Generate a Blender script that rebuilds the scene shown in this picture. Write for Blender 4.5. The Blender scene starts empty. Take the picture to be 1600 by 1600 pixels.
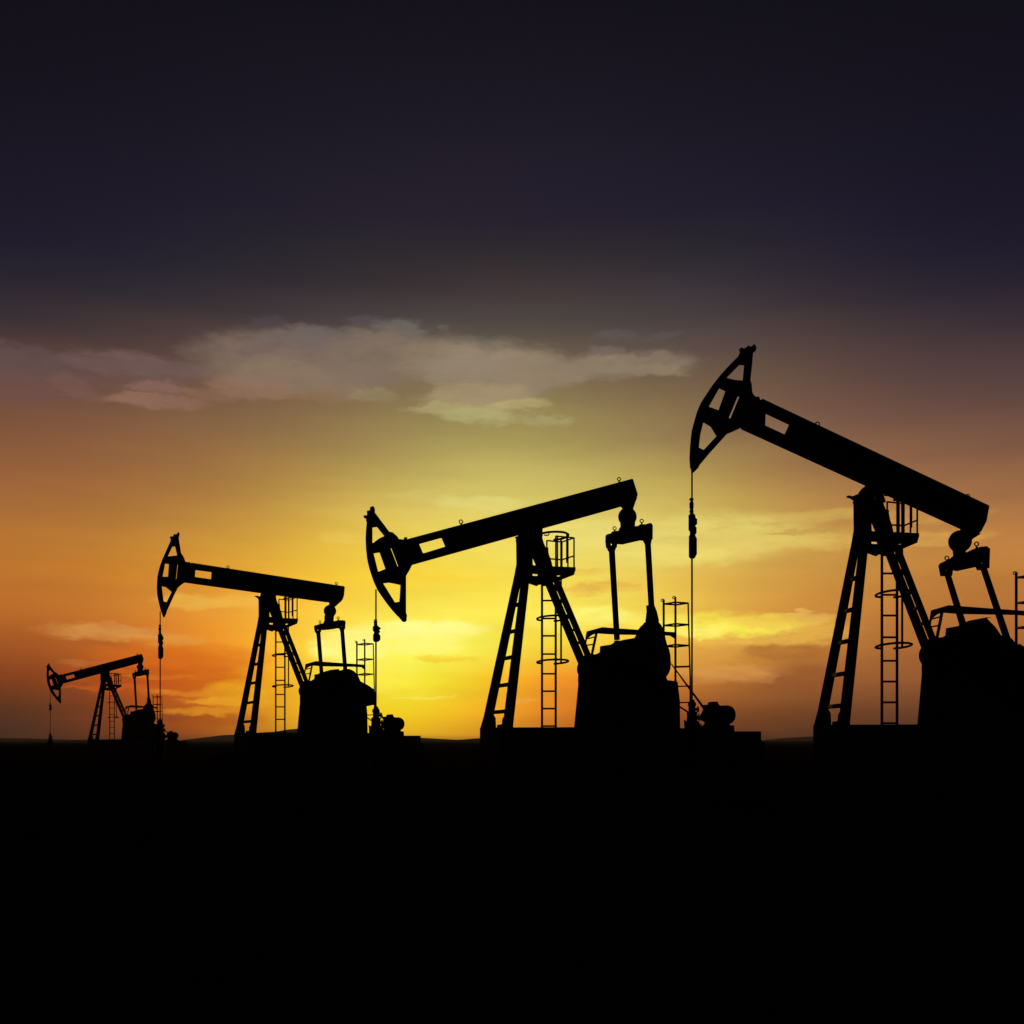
import bpy, bmesh, math, random
from mathutils import Vector, Matrix
from mathutils.geometry import tessellate_polygon

C = bpy.context.scene
COL = C.collection
F = 1700.0          # focal length in units of 1/1600 of the frame width
HY = 1157.0         # horizon line on the 1600 grid
HC = 0.55           # camera height, metres

# ------------------------------------------------------------------ camera
cam_d = bpy.data.cameras.new('camera'); cam = bpy.data.objects.new('camera', cam_d); COL.objects.link(cam)
cam.location = (0, 0, HC); cam.rotation_euler = (math.radians(90), 0, 0)
cam_d.sensor_width = 36; cam_d.lens = 36*F/1600; cam_d.shift_y = (HY-800)/1600
cam_d.clip_start = 0.1; cam_d.clip_end = 20000
C.camera = cam
C.render.resolution_x = 1024; C.render.resolution_y = 1024

# ------------------------------------------------------------------ light and exposure
C.view_settings.view_transform = 'Standard'; C.view_settings.look = 'None'
C.view_settings.exposure = 0; C.view_settings.gamma = 1; C.view_settings.use_curve_mapping = False
SUN_AZ = math.atan((640-800)/F); SUN_EL = math.radians(2.6)
sun_d = bpy.data.lights.new('sun', 'SUN'); sun = bpy.data.objects.new('sun', sun_d); COL.objects.link(sun)
sun_d.energy = 0.6; sun_d.angle = math.radians(0.6); sun_d.color = (1, .62, .3)
sdir = Vector((math.sin(SUN_AZ)*math.cos(SUN_EL), math.cos(SUN_AZ)*math.cos(SUN_EL), math.sin(SUN_EL)))
sun.rotation_euler = sdir.to_track_quat('Z', 'Y').to_euler()

def s2l(h):
    out = []
    for i in (0, 2, 4):
        c = int(h[i:i+2], 16)/255
        out.append(c/12.92 if c <= .04045 else ((c+.055)/1.055)**2.4)
    return out

# ------------------------------------------------------------------ sky (world)
SX = [100, 250, 400, 500, 600, 700, 800, 900, 1000, 1100, 1250, 1400, 1500]
SKY = {
 -300: '07070e 07070e 08080f 08080f 080810 090910 090910 080810 08080f 08080f 07070e 07070e 07070e',
 0:    '0b0a15 0c0b16 0d0c17 0d0c18 0e0d18 0f0d19 0f0d19 0e0d18 0d0c18 0d0c17 0c0b16 0b0a15 0b0a15',
 200:  '131120 141221 161422 171523 181624 191624 191624 181624 171523 161422 151321 131120 121020',
 345:  '1a1628 1b1829 1e1a2a 201c2b 221e2c 231e2d 231e2d 221d2e 211c2d 1f1b2d 1c192b 191629 171428',
 400:  '1d1a2c 212030 25232d 27252c 29272c 2b282c 2c292d 2c292d 2a282d 28262c 252130 201c2e 1d1a2c',
 450:  '26232f 2a272e 2e292f 312c30 362f33 3c3135 403438 403438 3c343a 37323a 2f2930 292430 25212f',
 500:  '352c33 393036 40363b 463b40 494042 4b4343 4b4442 4a4340 484040 473d40 423639 3b3036 372c34',
 560:  '563f3c 5a443e 5f4c43 655246 68574a 6b5c4c 6b5d4c 685a4a 63534a 5e4d45 594540 523e3e 4e3b3d',
 620:  '6e4d3e 755543 7b5d47 806648 846f4e 8a7852 8c7a53 87744e 806a4b 796148 705342 644841 5e4540',
 680:  '80533a 865f3f 8c6a44 93774b 9b8450 a49558 a79957 a08e54 998350 907450 84604a 7a5543 745042',
 740:  '96603a 9c6a3c a67a40 b08d48 b99f53 c1b161 c5b662 c0af60 bba55a b2964f a07645 946644 8f6244',
 800:  'a96b34 b37b38 bd8d40 c8a146 d3b855 dcc863 dfce66 d9c766 d4bd60 ccb058 bd8e48 b27a44 ad7442',
 860:  'b8752f c88a30 d8a038 e2b63c e8ca48 edd652 ecd85c e8d668 e2ca62 d9bd5c ce9c4a c68c44 c08240',
 910:  'be7128 d08228 e6a430 eec035 f2cc38 f3d43c f2d848 f0da58 e8c450 d8aa48 c88e3e be803a b87838',
 960:  'b06426 d08230 e89c30 f4c43a f9da48 fae058 f7dc48 f8e058 f6e050 e2b044 c78638 b87434 ac6a30',
 1010: '9a4c1e cc661a ea9420 f9d034 fff060 feee60 f8d430 f5cc40 f4c43c e0a43c bf7a34 a86832 9a5a2c',
 1060: '7a3416 c4540e e48814 fcc820 ffec3c fddc24 eea41c e47c1c d87a24 b4702e 945428 905430 7e4826',
 1110: '502618 ae480c d07414 f6c018 f8d818 f0bc18 e8901c d8681a b85a22 905028 743e20 6c3c26 643824',
 1145: '3a2020 84360e b4601a dca81c e6c01c dca01a d07c1c b0521c 904020 703824 54301e 4e2c22 482820',
 1158: '301c1e 5c2818 804818 a87c18 b48c1c a87818 985818 803a18 60301a 4a261a 3a2018 342018 301c18',
 1200: '0c080a 180c08 201008 281c08 2c2008 281c08 241408 200e08 180c08 100808 0c0606 0a0606 0a0606',
}
YS = sorted(SKY)
def gain(x, y):      # the haze over the plain takes a little of the low sky's light
    g_ = 1+.05*min(1, max(0, (y-650)/150))+.09*min(1, max(0, (y-880)/120))
    g_ *= 1-.28*min(1, max(0, (y-1060)/60))*min(1, max(0, (abs(x-620)-330)/130))
    return g_+.09*math.exp(-((x-630)/230)**2-((y-1040)/110)**2)
TAB = {y: [[c*gain(x, y) for c in s2l(h)] for x, h in zip(SX, SKY[y].split())] for y in YS}
def tab(x, y):
    x = min(max(x, SX[0]), SX[-1]); y = min(max(y, YS[0]), YS[-1])
    i = max(k for k in range(len(SX)-1) if SX[k] <= x); j = max(k for k in range(len(YS)-1) if YS[k] <= y)
    fx = (x-SX[i])/(SX[i+1]-SX[i]); fy = (y-YS[j])/(YS[j+1]-YS[j])
    a, b = TAB[YS[j]], TAB[YS[j+1]]
    return [(a[i][c]*(1-fx)+a[i+1][c]*fx)*(1-fy)+(b[i][c]*(1-fx)+b[i+1][c]*fx)*fy for c in range(3)]
def sky_uv(x, y):       # a sky direction as (azimuth, tangent of elevation), both in units of 1/F
    dx = x-800
    return 800+F*math.atan(dx/F), HY-F*(HY-y)/math.hypot(F, dx)

w = bpy.data.worlds.new('World'); C.world = w; w.use_nodes = True
nt = w.node_tree; nt.nodes.clear(); N = nt.nodes; L = nt.links
def node(t, **k):
    n = N.new(t)
    for a, b in k.items(): setattr(n, a, b)
    return n
def put(sock, v):
    if hasattr(v, 'is_output'): L.new(v, sock)
    else: sock.default_value = v
def mth(op, a, b=0.0, c=None, clamp=False):
    n = node('ShaderNodeMath', operation=op, use_clamp=clamp)
    put(n.inputs[0], a); put(n.inputs[1], b)
    if c is not None: put(n.inputs[2], c)
    return n.outputs[0]
def vmth(op, a, b, out=0):
    n = node('ShaderNodeVectorMath', operation=op); put(n.inputs[0], a)
    if b is not None: put(n.inputs[1], b)
    return n.outputs[out]
def mixc(fac, a, b, mode='MIX'):
    n = node('ShaderNodeMix', data_type='RGBA', blend_type=mode)
    put(n.inputs[0], fac); put(n.inputs[6], a); put(n.inputs[7], b)
    return n.outputs[2]
def mapr(v, a, b, c, d, interp='LINEAR'):
    n = node('ShaderNodeMapRange', interpolation_type=interp, clamp=True)
    for i, q in enumerate((v, a, b, c, d)): put(n.inputs[i], q)
    return n.outputs[0]
geo = node('ShaderNodeTexCoord'); sep = node('ShaderNodeSeparateXYZ'); L.new(geo.outputs['Generated'], sep.inputs[0])
dx, dy, dz = sep.outputs
AZ = mth('ARCTAN2', dx, dy)
hyp = mth('SQRT', mth('MULTIPLY_ADD', dx, dx, mth('MULTIPLY', dy, dy)))
U = mth('MULTIPLY_ADD', AZ, F, 800.0)
V = mth('MULTIPLY_ADD', mth('DIVIDE', dz, mth('MAXIMUM', hyp, .02)), -F, HY)
cmb = node('ShaderNodeCombineXYZ'); L.new(U, cmb.inputs[0]); L.new(V, cmb.inputs[1])
P0 = cmb.outputs[0]
def noise(vec, sx, sy, detail, rough=.55, off=0.0, col=False):
    v = vmth('MULTIPLY', vec, (1/sx, 1/sy, 1)); v = vmth('ADD', v, (off, off*1.7, off*.3))
    n = node('ShaderNodeTexNoise', noise_dimensions='3D'); L.new(v, n.inputs['Vector'])
    n.inputs['Scale'].default_value = 1; n.inputs['Detail'].default_value = detail; n.inputs['Roughness'].default_value = rough
    return n.outputs['Color' if col else 'Fac']
# gentle warp for the gradient
W0 = vmth('MULTIPLY', vmth('SUBTRACT', noise(P0, 420, 120, 3, .5, 3.1, True), (.5, .5, .5)), (70, 34, 0))
PB = vmth('ADD', P0, W0)
sb = node('ShaderNodeSeparateXYZ'); L.new(PB, sb.inputs[0]); UB, VB = sb.outputs[0], sb.outputs[1]
uspan = (-100.0, 1700.0)
fac = mapr(UB, uspan[0], uspan[1], 0, 1)
col = None
NST = 20
prev = None
for y in YS:
    r = node('ShaderNodeValToRGB'); cr = r.color_ramp; cr.interpolation = 'B_SPLINE'
    L.new(fac, r.inputs[0])
    for k in range(NST-2): cr.elements.new((k+1)/(NST-1))
    for k in range(NST):
        u = uspan[0]+(uspan[1]-uspan[0])*k/(NST-1)
        a = (u-800)/F; x = 800+F*math.tan(max(min(a, .6), -.6))
        yy = HY-(HY-y)*math.hypot(F, x-800)/F      # this row has constant elevation
        c = tab(x, yy)
        cr.elements[k].position = k/(NST-1); cr.elements[k].color = (*c, 1)
    if col is None: col = r.outputs[0]
    else: col = mixc(mapr(VB, prev, y, 0, 1, 'SMOOTHSTEP' if y in (1158,) else 'LINEAR'), col, r.outputs[0])
    prev = y

# clouds: soft ellipses in sky direction, edges broken by noise  (cx, cy, rx, ry, colour, opacity)
CLOUDS = [
 (20,565,90,20,'5f4b4a',.7),(0,600,80,14,'6a4c49',.6),
 (108,556,22,7,'5c4848',.7),(220,572,105,15,'6b5452',.8),(110,602,26,10,'73544e',.6),(190,598,90,7,'674c48',.5),(255,606,38,8,'836158',.65),(232,627,64,10,'8a6656',.75),(330,618,36,9,'84624f',.5),
 (440,560,105,36,'77645a',.85),(550,532,120,15,'6c605c',.8),(470,590,118,20,'84705c',.75),(395,606,50,14,'8a6a58',.65),(480,618,80,8,'8a6d52',.55),
 (633,510,26,12,'67615b',.8),(424,501,22,6,'4c4248',.6),(580,501,34,7,'544a50',.55),(690,517,12,4,'5f5a55',.7),(745,532,50,6,'5a5650',.55),
 (590,560,75,36,'7c6b5c',.8),(690,560,70,26,'85745f',.8),(585,615,36,9,'8f7f60',.65),(770,580,95,36,'8d7d69',.9),(745,618,75,18,'9d8a68',.8),(640,602,30,12,'7c6a4c',.75),
 (690,638,52,8,'a59868',.75),(745,650,54,11,'a8a06c',.85),(815,632,48,9,'ac9e6c',.8),(850,654,30,7,'a09868',.7),
 (850,580,60,22,'8b7a64',.8),(960,571,100,17,'857663',.85),(1030,579,28,8,'887760',.85),(950,549,26,7,'6f6058',.7),(960,525,32,7,'595150',.6),(1038,524,30,6,'565050',.6),(1012,552,10,5,'63574f',.6),
 (750,786,64,10,'e6dc80',.55),(660,775,50,10,'d6ca74',.3),(560,842,60,10,'e2c158',.45),(920,832,90,20,'ece07c',.4),
 (1100,838,150,34,'e0d06e',.6),(1050,868,95,18,'e4d268',.6),(1200,845,115,13,'dcc060',.6),(1290,806,64,8,'cfb058',.5),(1310,850,64,9,'d9b458',.55),(1265,829,64,4,'bd9448',.6),(1440,806,80,10,'cc9c4c',.4),(1455,842,70,9,'d4a450',.5),
 (1180,990,125,18,'e3b34c',.8),(1110,976,105,17,'f0d84c',.85),(1140,982,85,11,'f5e650',.8),(1085,986,52,8,'fbec70',.75),(1030,975,50,14,'f6e258',.7),(1215,972,60,10,'e8c04c',.7),(1266,966,30,8,'dcab50',.7),(1262,954,15,4,'e0ae58',.65),(1285,988,36,9,'e0a844',.6),
 (1100,1020,60,12,'cc9444',.55),(1145,1051,66,10,'d3924a',.75),(1095,1045,50,8,'cf9446',.6),(1215,1046,26,5,'b87840',.5),(1112,1062,40,6,'c88840',.55),(1185,1062,24,5,'c88644',.6),(1228,1020,60,14,'9c5e2a',.55),(1260,1062,60,22,'8a4b27',.5),
 (255,1055,110,34,'c04a08',.55),(290,1120,100,12,'9c400c',.55),(372,1086,44,20,'f0ae14',.55),(180,1052,60,14,'a84414',.5),
 (340,940,80,11,'e8b44a',.6),(170,988,86,11,'cc8a44',.75),(262,1001,62,9,'d8923c',.6),(150,1006,66,4,'a65824',.55),(290,1026,105,17,'da6e16',.6),(135,1034,34,4,'b4703a',.5),
 (420,1075,40,5,'f0a81c',.5),(120,1062,40,3,'a84818',.5),(250,1058,60,3,'d87818',.5),(200,1050,60,3,'cc6418',.45),(300,1082,64,5,'e2881e',.65),(345,1096,54,6,'eda022',.75),(325,1112,64,5,'e8981e',.6),(190,1076,76,4,'c8561e',.55),(130,1091,44,5,'7a3020',.45),(200,1120,90,6,'6a3022',.4),
 (655,984,84,14,'fdf48a',.9),(590,1040,60,34,'fff05c',.55),(630,1068,60,18,'ffec3c',.4),(650,1010,68,12,'fcf07a',.75),(545,1012,50,26,'fff68c',.7),(690,1030,40,6,'ecc22c',.6),(940,962,58,13,'f6ee74',.85),(880,975,60,10,'f6e460',.6),(820,1094,24,1.6,'f0a848',.6),(660,1090,50,3,'fff068',.45),
 (950,917,52,9,'d9a844',.65),(885,895,60,6,'dfae48',.5),(905,922,24,7,'dca848',.5),(640,902,90,8,'f0cc38',.4),
]
WA = vmth('MULTIPLY', vmth('SUBTRACT', noise(P0, 74, 34, 7, .64, 7.7, True), (.5, .5, .5)), (110, 46, 0))
WB = vmth('MULTIPLY', vmth('SUBTRACT', noise(P0, 56, 24, 7, .66, 2.2, True), (.5, .5, .5)), (84, 32, 0))
PC_high = vmth('ADD', P0, WA); PC_low = vmth('ADD', P0, WB)
FRAY = mapr(noise(P0, 66, 26, 7, .68, 5.5), .34, .58, .68, 1.15)
FRAY_LOW = mapr(noise(P0, 46, 12, 6, .68, 9.1), .34, .56, .55, 1.1)
for (cx, cy, rx, ry, hx, op) in CLOUDS:
    u, v = sky_uv(cx, cy)
    e_ = (1.4, 1.45) if cy < 700 else (1.3, 1.3)
    gn = 1.10 if cy < 700 else (1 if cy < 800 else 1.12)
    q = vmth('MULTIPLY', vmth('SUBTRACT', PC_high if cy < 700 else PC_low, (u, v, 0)), (1/(rx*e_[0]), 1/(ry*e_[1]), 0))
    d = vmth('LENGTH', q, None, 1)
    m = mth('MULTIPLY', mapr(d, 1.1, .5, 0, op, 'SMOOTHSTEP'), FRAY if cy < 700 else FRAY_LOW)
    col = mixc(m, col, (*[c*gn for c in s2l(hx)], 1))
# fine streaks over everything
st = mapr(noise(PB, 230, 40, 5, .55, 1.3), .3, .7, .96, 1.08)
low = mapr(V, 500, 800, 0, 1)
st = mth('ADD', mth('MULTIPLY', mth('SUBTRACT', st, 1), low), 1)
vs = node('ShaderNodeVectorMath', operation='SCALE'); L.new(col, vs.inputs[0]); L.new(st, vs.inputs['Scale'])
col = vs.outputs[0]
# the side of the sky away from the sunset is dark dusk blue; below the horizon it is dark too
aw = mapr(mth('ABSOLUTE', AZ), .75, 1.7, 0, 1, 'SMOOTHSTEP')
col = mixc(aw, col, (.010, .011, .022, 1))
bg = node('ShaderNodeBackground'); L.new(col, bg.inputs[0]); bg.inputs[1].default_value = 1
nish = node('ShaderNodeTexSky', sky_type='NISHITA'); nish.sun_disc = False
nish.sun_elevation = SUN_EL; nish.sun_rotation = SUN_AZ
bg2 = node('ShaderNodeBackground'); L.new(nish.outputs[0], bg2.inputs[0]); bg2.inputs[1].default_value = .0008
add = node('ShaderNodeAddShader'); L.new(bg.outputs[0], add.inputs[0]); L.new(bg2.outputs[0], add.inputs[1])
wo = node('ShaderNodeOutputWorld'); L.new(add.outputs[0], wo.inputs[0])

# ------------------------------------------------------------------ materials
def material(name, c1, c2, scale, rough, bump=.1, spec=.04, metal=0):
    m = bpy.data.materials.new(name); m.use_nodes = True; t = m.node_tree; b = t.nodes['Principled BSDF']
    tc = t.nodes.new('ShaderNodeTexCoord'); n = t.nodes.new('ShaderNodeTexNoise'); r = t.nodes.new('ShaderNodeValToRGB')
    n.inputs['Scale'].default_value = scale; n.inputs['Detail'].default_value = 8; n.inputs['Roughness'].default_value = .65
    t.links.new(tc.outputs['Object'], n.inputs['Vector']); t.links.new(n.outputs['Fac'], r.inputs[0])
    r.color_ramp.elements[0].position = .38; r.color_ramp.elements[0].color = (*c1, 1)
    r.color_ramp.elements[1].position = .68; r.color_ramp.elements[1].color = (*c2, 1)
    t.links.new(r.outputs[0], b.inputs['Base Color'])
    b.inputs['Roughness'].default_value = rough; b.inputs['Specular IOR Level'].default_value = spec; b.inputs['Metallic'].default_value = metal
    bp = t.nodes.new('ShaderNodeBump'); bp.inputs['Strength'].default_value = bump; bp.inputs['Distance'].default_value = .02
    t.links.new(n.outputs['Fac'], bp.inputs['Height']); t.links.new(bp.outputs[0], b.inputs['Normal'])
    return m
STEEL = material('black_painted_steel', (.010, .010, .011), (.022, .018, .015), 6, .95)
DARK = material('greasy_machine_steel', (.008, .008, .008), (.018, .015, .013), 9, .95)
RUBBER = material('belt_rubber', (.008, .008, .008), (.014, .014, .014), 20, .9)
CONC = material('oil_stained_concrete', (.02, .019, .018), (.045, .04, .036), 4, .95, .3, .05)
SOIL = material('dark_oilfield_soil', (.010, .008, .006), (.028, .022, .016), .8, 1, .4, 0)
HILL = material('far_scrub_hillside', (.02, .016, .012), (.045, .036, .026), .02, 1, .2, 0)

# ------------------------------------------------------------------ structure: ground and hills
def link(name, verts, faces, mat, parent=None, smooth=False):
    me = bpy.data.meshes.new(name); me.from_pydata([tuple(v) for v in verts], [], faces)
    bm = bmesh.new(); bm.from_mesh(me); bmesh.ops.recalc_face_normals(bm, faces=bm.faces); bm.to_mesh(me); bm.free()
    if smooth:
        for p in me.polygons: p.use_smooth = True
    me.materials.append(mat)
    o = bpy.data.objects.new(name, me); COL.objects.link(o)
    if parent is not None: o.parent = parent
    return o
random.seed(4)
def gheight(x, y):
    d = math.hypot(x, y)
    a = .05*math.sin(x*.31+1.3*math.sin(y*.17))+.04*math.sin(y*.43+.7*math.sin(x*.23))
    return -.02 + a*min(1, max(0, (d-90)/60))*1.5 - .0012*max(0, d-90)*(d < 400) - (.37 if d >= 400 else 0)
gv, gf = [], []
rings = [0.0, 2, 4, 6, 8, 10, 13, 16, 20, 24, 28, 33, 38, 44, 50, 58, 66, 76, 88, 100, 120, 145, 180, 230, 300, 400, 700, 1200, 2200, 5000, 9000]
NS = 96
for r in rings:
    for k in range(NS):
        t = 2*math.pi*k/NS; x, y = r*math.cos(t), r*math.sin(t)
        gv.append((x, y, gheight(x, y)+(random.uniform(-.015, .015) if 2 < r < 300 else 0)))
for i in range(len(rings)-1):
    for k in range(NS):
        a, b = i*NS+k, i*NS+(k+1) % NS
        gf.append((a, b, b+NS, a+NS))
g = link('ground', gv, gf, SOIL, smooth=True); g['kind'] = 'structure'
g.data.update()

def ridge(name, D, prof, depth):
    """a low ridge at distance D: prof = (x, y) crest points; it has real depth and rolls off to both sides"""
    vs, fs = [], []
    xs = [prof[0][0]+(prof[-1][0]-prof[0][0])*k/160 for k in range(161)]
    M = 9
    for x in xs:
        i = max(k for k in range(len(prof)-1) if prof[k][0] <= x)
        t = min(1, (x-prof[i][0])/(prof[i+1][0]-prof[i][0])); t = t*t*(3-2*t)
        y = prof[i][1]*(1-t)+prof[i+1][1]*t
        h = max(0, (HY-y)*D/F)+HC
        h *= 1+.02*math.sin(x*.21)+.015*math.sin(x*.57)
        for j in range(M):
            q = (j-(M-1)/2)/((M-1)/2)
            vs.append(((x-800)*D/F, D+depth*q, -2.5+(h+2.5)*math.cos(q*math.pi/2)**1.3))
    for i in range(len(xs)-1):
        for j in range(M-1):
            a = i*M+j; fs.append((a, a+1, a+M+1, a+M))
    o = link(name, vs, fs, HILL, smooth=True); o['kind'] = 'structure'
    return o
ridge('hills', 1500, [(-700,1150),(-300,1155),(0,1153),(120,1156),(200,1154.5),(290,1156.5),(325,1156),(345,1151),(375,1147.5),(440,1143),(470,1138),(530,1146),(600,1153),(650,1152.5),(700,1155),(735,1157),
    (900,1156),(1000,1155),(1100,1156.5),(1180,1157),(1215,1156),(1250,1151.5),(1285,1150),(1360,1144),(1450,1148),(1600,1152),(1900,1148),(2400,1156)], 260)
ridge('hills', 900, [(-700,1155),(-100,1157),(300,1157),(690,1157),(720,1155.5),(750,1153.5),(820,1151),(900,1154),(1000,1157),(1600,1157),(2300,1155)], 120)

# ------------------------------------------------------------------ evening haze over the plain
hz = link('haze', [(x, y, z) for x in (-2600, 2600) for y in (-60, 2200) for z in (-6, 90)],
          [(0, 1, 3, 2), (4, 6, 7, 5), (0, 4, 5, 1), (2, 3, 7, 6), (1, 5, 7, 3), (0, 2, 6, 4)], bpy.data.materials.new('evening_haze'))
hz['kind'] = 'stuff'
hm = hz.data.materials[0]; hm.use_nodes = True; ht = hm.node_tree; ht.nodes.clear()
pv = ht.nodes.new('ShaderNodeVolumePrincipled'); pv.inputs['Color'].default_value = (.9, .85, .8, 1)
pv.inputs['Density'].default_value = .00010; pv.inputs['Anisotropy'].default_value = .3
ho = ht.nodes.new('ShaderNodeOutputMaterial'); ht.links.new(pv.outputs[0], ho.inputs['Volume'])

# ------------------------------------------------------------------ pump builder
def zp(ox, oy, s, pts): return [(ox+x/s, oy+y/s) for x, y in pts]

class Pump:
    """One pumpjack standing at (X, Y), turned by yaw: u runs along the beam towards the tail, v across it (away from the camera)."""
    def __init__(self, name, label, X, Y, yaw, mp):
        self.X, self.Y, self.a, self.mp = X, Y, yaw, mp
        self.c, self.s = math.cos(yaw), math.sin(yaw)
        self.px = F/Y
        r = bpy.data.objects.new(name, None); COL.objects.link(r)
        r.location = (X, Y, 0); r.rotation_euler = (0, 0, yaw); r.empty_display_size = .5
        r['label'] = label; r['category'] = 'pumpjack'; r['group'] = 'pumpjacks in a row across the oil field'
        self.root = r
    def m(self, p):             # proportions of the family, at this pump's size
        return self.mp(*p)
    def ms(self, pts): return [self.mp(*p) for p in pts]
    def at(self, p, v):
        t = (p[0]-800)/F
        u = (t*(self.Y+v*self.c)-self.X+v*self.s)/(self.c-t*self.s)
        y = self.Y+u*self.s+v*self.c
        return Vector((u, v, HC+(HY-p[1])*y/F))
    def view(self, q):
        x = self.X+q.x*self.c-q.y*self.s; y = self.Y+q.x*self.s+q.y*self.c
        return 800+F*x/y, HY-F*(q.z-HC)/y
    def inset(self, pts, d, sign):
        """move each edge sideways by d so that a slab of real thickness keeps the outline"""
        n = len(pts)
        area = sum(pts[i][0]*pts[(i+1) % n][1]-pts[(i+1) % n][0]*pts[i][1] for i in range(n))
        o = 1 if area > 0 else -1
        S = []
        for i in range(n):
            (x0, y0), (x1, y1) = pts[i], pts[(i+1) % n]
            k = (y1-y0)*o/(math.hypot(x1-x0, y1-y0) or 1e-6)
            S.append(None if abs(k) < .03 else (-d*sign if k > 0 else d*sign))
        out = []
        for i in range(n):
            sa, sb_, p = S[i-1], S[i], pts[i]
            if sa is None: sa = sb_
            if sb_ is None: sb_ = sa
            if sa is None: out.append(p); continue
            if sa == sb_: out.append((p[0]+sa, p[1])); continue
            a, b = pts[i-1], pts[(i+1) % n]
            d1 = (p[0]-a[0], p[1]-a[1]); d2 = (b[0]-p[0], b[1]-p[1])
            cr = d1[0]*d2[1]-d1[1]*d2[0]
            convex = cr*o > 0
            if convex == (sign < 0):
                out += [(p[0]+sa, p[1]), (p[0]+sb_, p[1])]; continue
            q = p
            if abs(cr) > 1e-6:
                t = ((sb_-sa)*d2[1])/cr
                c_ = (p[0]+sa+d1[0]*t, p[1]+d1[1]*t)
                if math.hypot(c_[0]-p[0], c_[1]-p[1]) < 4*d+.5: q = c_
            out.append(q)
        return out
    def slab(self, name, outer, v=0.0, t=.05, holes=(), mat=None, parent=None, inset=True, vf=None, ground=False):
        """a plate: outline, half thickness t across the pump, optional holes"""
        mid = self.at(outer[0], v)
        d = abs(self.view(mid+Vector((0, t, 0)))[0]-self.view(mid)[0])
        loops = [list(outer)]+[list(h) for h in holes]
        if inset:
            loops = [self.inset(loops[0], d, 1)]+[self.inset(h, d, -1) for h in loops[1:]]
        tri = tessellate_polygon([[Vector((x, y, 0)) for x, y in lp] for lp in loops])
        flat = [p for lp in loops for p in lp]
        base = [self.at(p, vf(p) if vf else v) for p in flat]
        if ground:
            for q in base:
                if q.z < .12: q.z = -.12
        n = len(flat); vs = [q+Vector((0, -t, 0)) for q in base]+[q+Vector((0, t, 0)) for q in base]
        fs = [tuple(f) for f in tri]+[tuple(i+n for i in reversed(f)) for f in tri]
        k = 0
        for lp in loops:
            m = len(lp)
            for i in range(m):
                a, b = k+i, k+(i+1) % m
                fs.append((a, b, b+n, a+n))
            k += m
        return link(name, vs, fs, mat or STEEL, parent or self.root)
    def w(self, px): return px*self.Y/F
    def tube(self, name, pts, r, mat=None, parent=None, seg=10, closed=False):
        vs, fs = tubes([(pts, r, closed)], seg)
        return link(name, vs, fs, mat or STEEL, parent or self.root, smooth=True)
    def multi(self, name, chains, mat=None, parent=None, seg=8):
        vs, fs = tubes(chains, seg)
        return link(name, vs, fs, mat or STEEL, parent or self.root, smooth=True)
    def quad(self, name, cs, vs_, t, mat=None, parent=None):
        """tapered bar through four outline corners; each corner has its own place across the pump"""
        q_ = self.at(cs[0], vs_[0]); d = abs(self.view(q_+Vector((0, t, 0)))[0]-self.view(q_)[0])
        ins = self.inset(list(cs), d, 1)
        if len(ins) == 4: cs = ins
        b = [self.at(p, v) for p, v in zip(cs, vs_)]
        vs = [q+Vector((0, -t, 0)) for q in b]+[q+Vector((0, t, 0)) for q in b]
        fs = [(0, 1, 2, 3), (7, 6, 5, 4)]+[(i, (i+1) % 4, (i+1) % 4+4, i+4) for i in range(4)]
        return link(name, vs, fs, mat or STEEL, parent or self.root)
    def disc(self, name, c, r, v, t, mat=None, parent=None, seg=40):
        """drum whose axle runs across the pump; r in outline units"""
        q = self.at(c, v); R = self.w(r)
        prof = [(-t, R*.0), (-t, R*.55), (-t*.8, R*.6), (-t*.8, R*.9), (-t, R*.93), (-t, R*.985), (-t*.9, R), (t*.9, R), (t, R*.985), (t, 0)]
        vs, fs = [], []
        for (dv, rr) in prof:
            for k in range(seg):
                a = 2*math.pi*k/seg
                vs.append(q+Vector((rr*math.cos(a), dv, rr*math.sin(a))))
        for i in range(len(prof)-1):
            for k in range(seg):
                a, b = i*seg+k, i*seg+(k+1) % seg
                fs.append((a, b, b+seg, a+seg))
        return link(name, vs, fs, mat or DARK, parent or self.root)
    def ball(self, name, c, r, v, mat=None, parent=None, seg=28):
        q = self.at(c, v); R = self.w(r); vs, fs = [], []
        H = 14
        for i in range(H+1):
            e = -math.pi/2+math.pi*i/H
            for k in range(seg):
                a = 2*math.pi*k/seg
                vs.append(q+Vector((R*math.cos(e)*math.cos(a), R*math.sin(e), R*math.cos(e)*math.sin(a))))
        for i in range(H):
            for k in range(seg):
                a, b = i*seg+k, i*seg+(k+1) % seg
                fs.append((a, b, b+seg, a+seg))
        return link(name, vs, fs, mat or DARK, parent or self.root, smooth=True)
    def eye(self, c, base, v, parent):
        """lifting eye: a ring on a short shank"""
        q = self.at(c, v); b = self.at(base, v); r = self.w(2.7*self.k)
        ring = [q+Vector((r*math.cos(a)*self.c, -r*math.cos(a)*self.s, r*math.sin(a))) for a in [2*math.pi*i/14 for i in range(14)]]
        rr = self.w(.85*self.k)
        return self.multi('lifting_eye', [(ring, rr, True), ([q-Vector((0, 0, r)), b], rr*1.6, False)], parent=parent, seg=6)

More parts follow.
